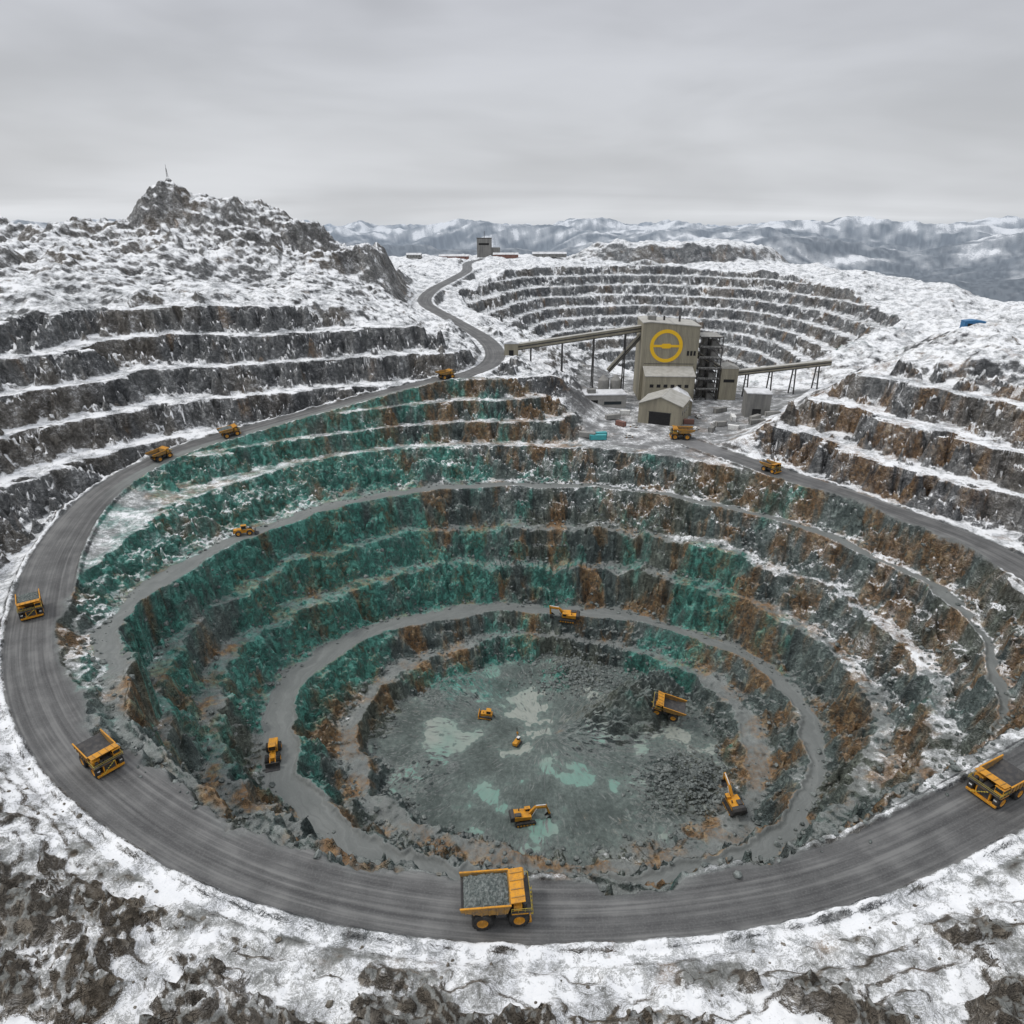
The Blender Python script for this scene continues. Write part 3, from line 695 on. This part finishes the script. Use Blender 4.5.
place(plant(),'processing_plant_building',(px,py,pz-.5),rad(-3))
place(gable(25,24,12,16.5,0,2,1,4),'maintenance_shed',(74,382,pz-.3),rad(-24))
place(gable(13,30,9,12.5,0,7,1,3),'storage_shed',(96,398,pz-.3),rad(-6))
W1=MB(); W1.box((0,0,0),(26,14,9),6); W1.box((-.4,-.4,9),(26.4,14.4,9.6),7); W1.box((3,-.08,0),(8,0,6),5); W1.box((12,-.08,3),(23,0,5),10); W1.box((2,3,9.6),(7,8,12),1)
place(W1.mesh('wh',BM),'office_building',(46,412,pz-.2),rad(4))
W2=MB(); W2.box((0,0,0),(14,14,15),1); W2.box((-.3,-.3,15),(14.3,14.3,15.6),7); W2.box((4,-.08,0),(9,0,6),5); W2.box((14,2,3),(14.08,12,4.5),5)
place(W2.mesh('cr',BM),'crusher_house',(140,392,pz-.3),rad(-10))
W3=MB(); W3.box((0,0,0),(11,12,21),0); W3.prism([(-.3,21),(11.3,21),(11.3,21.6),(5.5,23.4),(-.3,21.6)],-.3,12.3,2); W3.box((2,-.08,12),(9,0,14),5)
place(W3.mesh('tr',BM),'transfer_tower',(137,437,pz-.3),rad(-4))
place(steel_tower(14,20,41,6),'steel_process_structure',(121.5,437,pz-.3),rad(-3))
for i,(sx_,sy_) in enumerate(((60,436),(68,436))):
    b=MB(); b.lathe((0,0,0),[(0,.01),(0,3.4),(14,3.4),(17,.6),(17,.01)],6,24,'z'); b.beam((3.5,0,0),(3.5,0,15),.3,.5,4); b.beam((-4,0,15.2),(4,0,17.2),.5,.2,4)
    place(b.mesh('silo',BM),'silo',(sx_,sy_,pz-.2))
def conveyor(p0,p1,w=4.2,hh=3.6,legs=4,name='conveyor_gallery',m=0):
    b=MB(); b.beam(p0,p1,w,hh,m); up=Vector((0,0,hh/2+.12)); b.beam(Vector(p0)+up,Vector(p1)+up,w+.5,.25,2)
    for s in (-1,1):
        d=(Vector(p1)-Vector(p0)).normalized(); side=Vector((-d.y,d.x,0)).normalized()*s*(w/2+.06)
        b.beam(Vector(p0)+side+Vector((0,0,.2)),Vector(p1)+side+Vector((0,0,.2)),.1,.8,4)
        b.beam(Vector(p0)+side-Vector((0,0,hh/2)),Vector(p1)+side-Vector((0,0,hh/2)),.3,.5,4)
    for k in range(legs):
        t=(k+.5)/legs; c=Vector(p0).lerp(Vector(p1),t); gz=hz(c.x,c.y)
        if c.z-gz<3: continue
        d=(Vector(p1)-Vector(p0)).normalized(); side=Vector((-d.y,d.x,0)).normalized()
        for s in (-1,1):
            b.beam(c+side*s*1.6-Vector((0,0,hh/2)),Vector((c.x,c.y,gz-.5))+side*s*3.2,.7,.7,4)
        n=max(1,int((c.z-gz)/8))
        for q in range(n):
            za=(q+.5)/n; zz=lerp(gz,c.z-hh/2,za); wv=lerp(3.2,1.6,za)
            b.beam(Vector((c.x,c.y,zz))-side*wv,Vector((c.x,c.y,zz))+side*wv,.35,.35,4)
    place(b.mesh('conv',BM),name,(0,0,0))
conveyor((84.5,447,pz+45),(2,443,33.5))
conveyor((64,446,pz+17.5),(84,447,pz+40),3,2.6,0)
conveyor((148,442,pz+17),(214,452,pz+22),3.6,3.,4)
conveyor((140,440,pz+19),(121.,445,pz+30),3.,2.6,0)
b=MB(); b.box((0,0,-3),(9,9,8),0); b.prism([(-.3,8),(9.3,8),(9.3,8.5),(4.5,10),(-.3,8.5)],-.3,9.3,7); b.box((3,-.08,0),(6,0,4),5)
place(b.mesh('th',BM),'transfer_house',(-5,438,hz(0,440)))
def container(m,L=12):
    b=MB(); b.box((0,0,.15),(L,2.5,2.75),m)
    for k in range(int(L/.6)): b.box((.2+k*.6,-.05,.3),(.5+k*.6,0,2.6),m); b.box((.2+k*.6,2.5,.3),(.5+k*.6,2.55,2.6),m)
    for x in (0,L):
        for y in (0,2.5): b.box((x-.08,y-.08,0),(x+.08,y+.08,2.85),4)
    return b.mesh('cont',BM[:9]+[TEA]+BM[10:])
for i,(x,y,a,m) in enumerate(((42,345,5,9),(46,350,10,9),(36,349,-20,6),(118,372,15,6),(132,382,80,11),(100,378,-8,8),(126,402,30,1),(66,398,-5,11),(140,378,40,6),(112,360,60,1),(56,384,20,6),(122,366,-30,11),(150,384,10,6),(60,376,-50,8),(136,368,15,1))):
    place(container(m,6 if i%2 else 9),'shipping_container',(x,y,hz(x,y)),rad(a),1)
b=MB(); b.box((0,0,-2),(14,8,5),9); b.prism([(-.3,5),(14.3,5),(14.3,5.3),(7,6.2),(-.3,5.3)],-.3,8.3,9); b.box((2,-.07,0),(5.5,0,3.6),5); b.box((8,-.07,1.8),(12,0,3),10)
place(b.mesh('blue',BM),'blue_shed',(290,440,hz(297,444)),rad(-12),.85)
b=MB(); b.box((0,0,0),(24,22,30),1); b.box((-.4,-.4,30),(24.4,22.4,31),4); b.box((24,3,0),(38,20,16),1); b.box((3,-.1,20),(20,0,23),5); b.cyl((12,11,36),.4,10,4,8,'z')
place(b.mesh('shaft',BM),'headframe_tower',(-58,1185,hz(-45,1190)-1))
for i,(x,y,L,W_) in enumerate(((-130,1150,60,18),(-40,1140,50,14),(20,1180,70,20),(-180,1175,30,16))):
    place(gable(W_,L,7,10,8 if i<2 else 1,7,1,5),'industrial_shed',(x+L,y,hz(x,y)-1),rad(90),.8)
xs,ys=np.meshgrid(np.linspace(-360,-290,60),np.linspace(640,710,60)); zz=H(xs.ravel(),ys.ravel()); k=int(np.argmax(zz))
b=MB()
for a in range(3):
    b.beam((math.cos(a*2.1)*.8,math.sin(a*2.1)*.8,0),(math.cos(a*2.1)*.2,math.sin(a*2.1)*.2,7),.2,.2,4)
for q_ in range(4): b.cyl((0,0,1+q_*1.7),.8-.1*q_,.12,4,6,'z')
b.beam((0,0,6),(0,0,10),.2,.2,4)
place(b.mesh('mast',BM),'radio_mast',(xs.ravel()[k],ys.ravel()[k],zz[k]-.3))
# ------------------------------------------------------------------ boulders
def rocks(name,xs,ys,ss,mat,seed=0,sink=.25):
    rs=np.random.RandomState(seed)
    bm=bmesh.new(); bmesh.ops.create_icosphere(bm,subdivisions=1,radius=1); bv=np.array([v.co[:] for v in bm.verts]); bf=np.array([[v.index for v in f.verts] for f in bm.faces]); bm.free()
    zs=H(np.array(xs),np.array(ys)); V=[];Fc=[]
    for i in range(len(xs)):
        v=bv*(1+.5*(rs.rand(len(bv),1)-.5))*np.array([1,.6+.5*rs.rand(),.5+.4*rs.rand()])*ss[i]
        a=rs.rand()*6.28; c,s=math.cos(a),math.sin(a); t=(rs.rand()-.5)*.8; ct,st=math.cos(t),math.sin(t)
        v=v@np.array([[c,s,0],[-s,c,0],[0,0,1]])@np.array([[ct,0,st],[0,1,0],[-st,0,ct]])
        V.append(v+np.array([xs[i],ys[i],zs[i]+ss[i]*sink])); Fc.append(bf+i*len(bv))
    me=bpy.data.meshes.new(name); me.from_pydata(np.concatenate(V).tolist(),[],np.concatenate(Fc).tolist()); me.materials.append(mat)
    o=bpy.data.objects.new(name,me); scene.collection.objects.link(o)
rs=np.random.RandomState(5)
n=1600; xs=59+rs.randn(n)*7; ys=173+rs.randn(n)*5.5; rocks('rubble_pile',xs,ys,.25+.65*rs.rand(n)**2,ROCKM,1)
n=900; xs=30+rs.randn(n)*11; ys=230+rs.randn(n)*6; rocks('rubble_pile',xs,ys,.25+.7*rs.rand(n)**2,ROCKM,2)
n=6000; a=rs.rand(n)*360; tb=[F,Ao,Bo,Co,Do,Eo]; kk=rs.randint(0,6,n)
rd=np.array([look(tb[kk[i]],np.array([a[i]]))[0] for i in range(n)])+rs.randn(n)*1.8+1
rocks('talus_boulders',C[0]+rd*np.cos(np.radians(a)),C[1]+rd*np.sin(np.radians(a)),.2+.9*rs.rand(n)**3,ROCKM,3)
n=900; a=200+rs.rand(n)*140; rd=np.array([look(RR,np.array([q_]))[0] for q_ in a])+9+rs.rand(n)**1.2*55
rocks('scattered_rocks',C[0]+rd*np.cos(np.radians(a)),C[1]+rd*np.sin(np.radians(a)),.10+.55*rs.rand(n)**4,ROCKB,4,.0)
# ------------------------------------------------------------------ world
w=bpy.data.worlds.new('World'); scene.world=w; w.use_nodes=True; nt=w.node_tree; nt.nodes.clear()
class WG(NG):
    def __init__(s,nt): s.nt=nt
g=WG(nt); out=g.n('ShaderNodeOutputWorld'); bg=g.n('ShaderNodeBackground'); nt.links.new(bg.outputs[0],out.inputs[0])
sky=g.n('ShaderNodeTexSky',sky_type='NISHITA',sun_disc=False); sky.air_density=1.5; sky.dust_density=3
tc=g.n('ShaderNodeTexCoord'); V=tc.outputs['Generated']
sp=g.n('ShaderNodeSeparateXYZ'); g.put(sp.inputs[0],V); ez=sp.outputs[2]
grad=g.ramp(g.m('ADD',g.m('MULTIPLY',ez,.5),.5),[(.40,(.36,.39,.42)),(.497,(.68,.71,.75)),(.505,(.76,.78,.81)),(.52,(.68,.70,.735)),(.55,(.62,.635,.67)),(.62,(.56,.57,.61)),(.75,(.86,.88,.92)),(1.,(1.25,1.27,1.31))])
dz=g.m('ADD',g.m('MAXIMUM',ez,0.),.09); dv=g.n('ShaderNodeVectorMath',operation='DIVIDE'); g.put(dv.inputs[0],V)
cb=g.n('ShaderNodeCombineXYZ')
for i in range(3): g.put(cb.inputs[i],dz)
g.put(dv.inputs[1],cb.outputs[0])
cn=g.noise(g.vmul(dv.outputs[0],(.5,1.,.0)),.30,5,.45,.5); cn2=g.noise(g.vmul(V,(2.,2.,8)),1.2,4,.5,.3)
cl=g.m('ADD',g.m('MULTIPLY',cn,.5),g.m('MULTIPLY',cn2,.5))
cm=g.ss(cl,.36,.64,.84,1.12)
cc=g.n('ShaderNodeCombineXYZ')
for i in range(3): g.put(cc.inputs[i],cm)
cloud=g.mix(1.,grad,cc.outputs[0],'MULTIPLY')
sc10=g.n('ShaderNodeVectorMath',operation='SCALE'); g.put(sc10.inputs[0],cloud); sc10.inputs['Scale'].default_value=10.
g.put(bg.inputs[0],g.mix(.92,sky.outputs[0],sc10.outputs[0])); bg.inputs[1].default_value=.1
sl=bpy.data.lights.new('sun','SUN'); sl.energy=1.4; sl.angle=rad(12); sl.color=(1,.97,.93)
so=bpy.data.objects.new('sun',sl); scene.collection.objects.link(so)
dirv=Vector((-.6,.05,.75)).normalized(); so.rotation_euler=dirv.to_track_quat('Z','Y').to_euler(); so.location=(0,0,400)
sky.sun_elevation=math.asin(dirv.z); sky.sun_rotation=math.atan2(dirv.x,dirv.y)
# ------------------------------------------------------------------ camera
cam=bpy.data.cameras.new('camera'); co=bpy.data.objects.new('camera',cam); scene.collection.objects.link(co)
cam.lens=18/math.tan(rad(37.5)); cam.sensor_width=36; cam.clip_end=40000; cam.clip_start=1
co.location=(0,0,107); co.rotation_euler=(rad(90-23.3),0,0); scene.camera=co
scene.view_settings.view_transform='Standard'; scene.view_settings.look='None'; scene.view_settings.exposure=0
print('done',time.time()-T0)
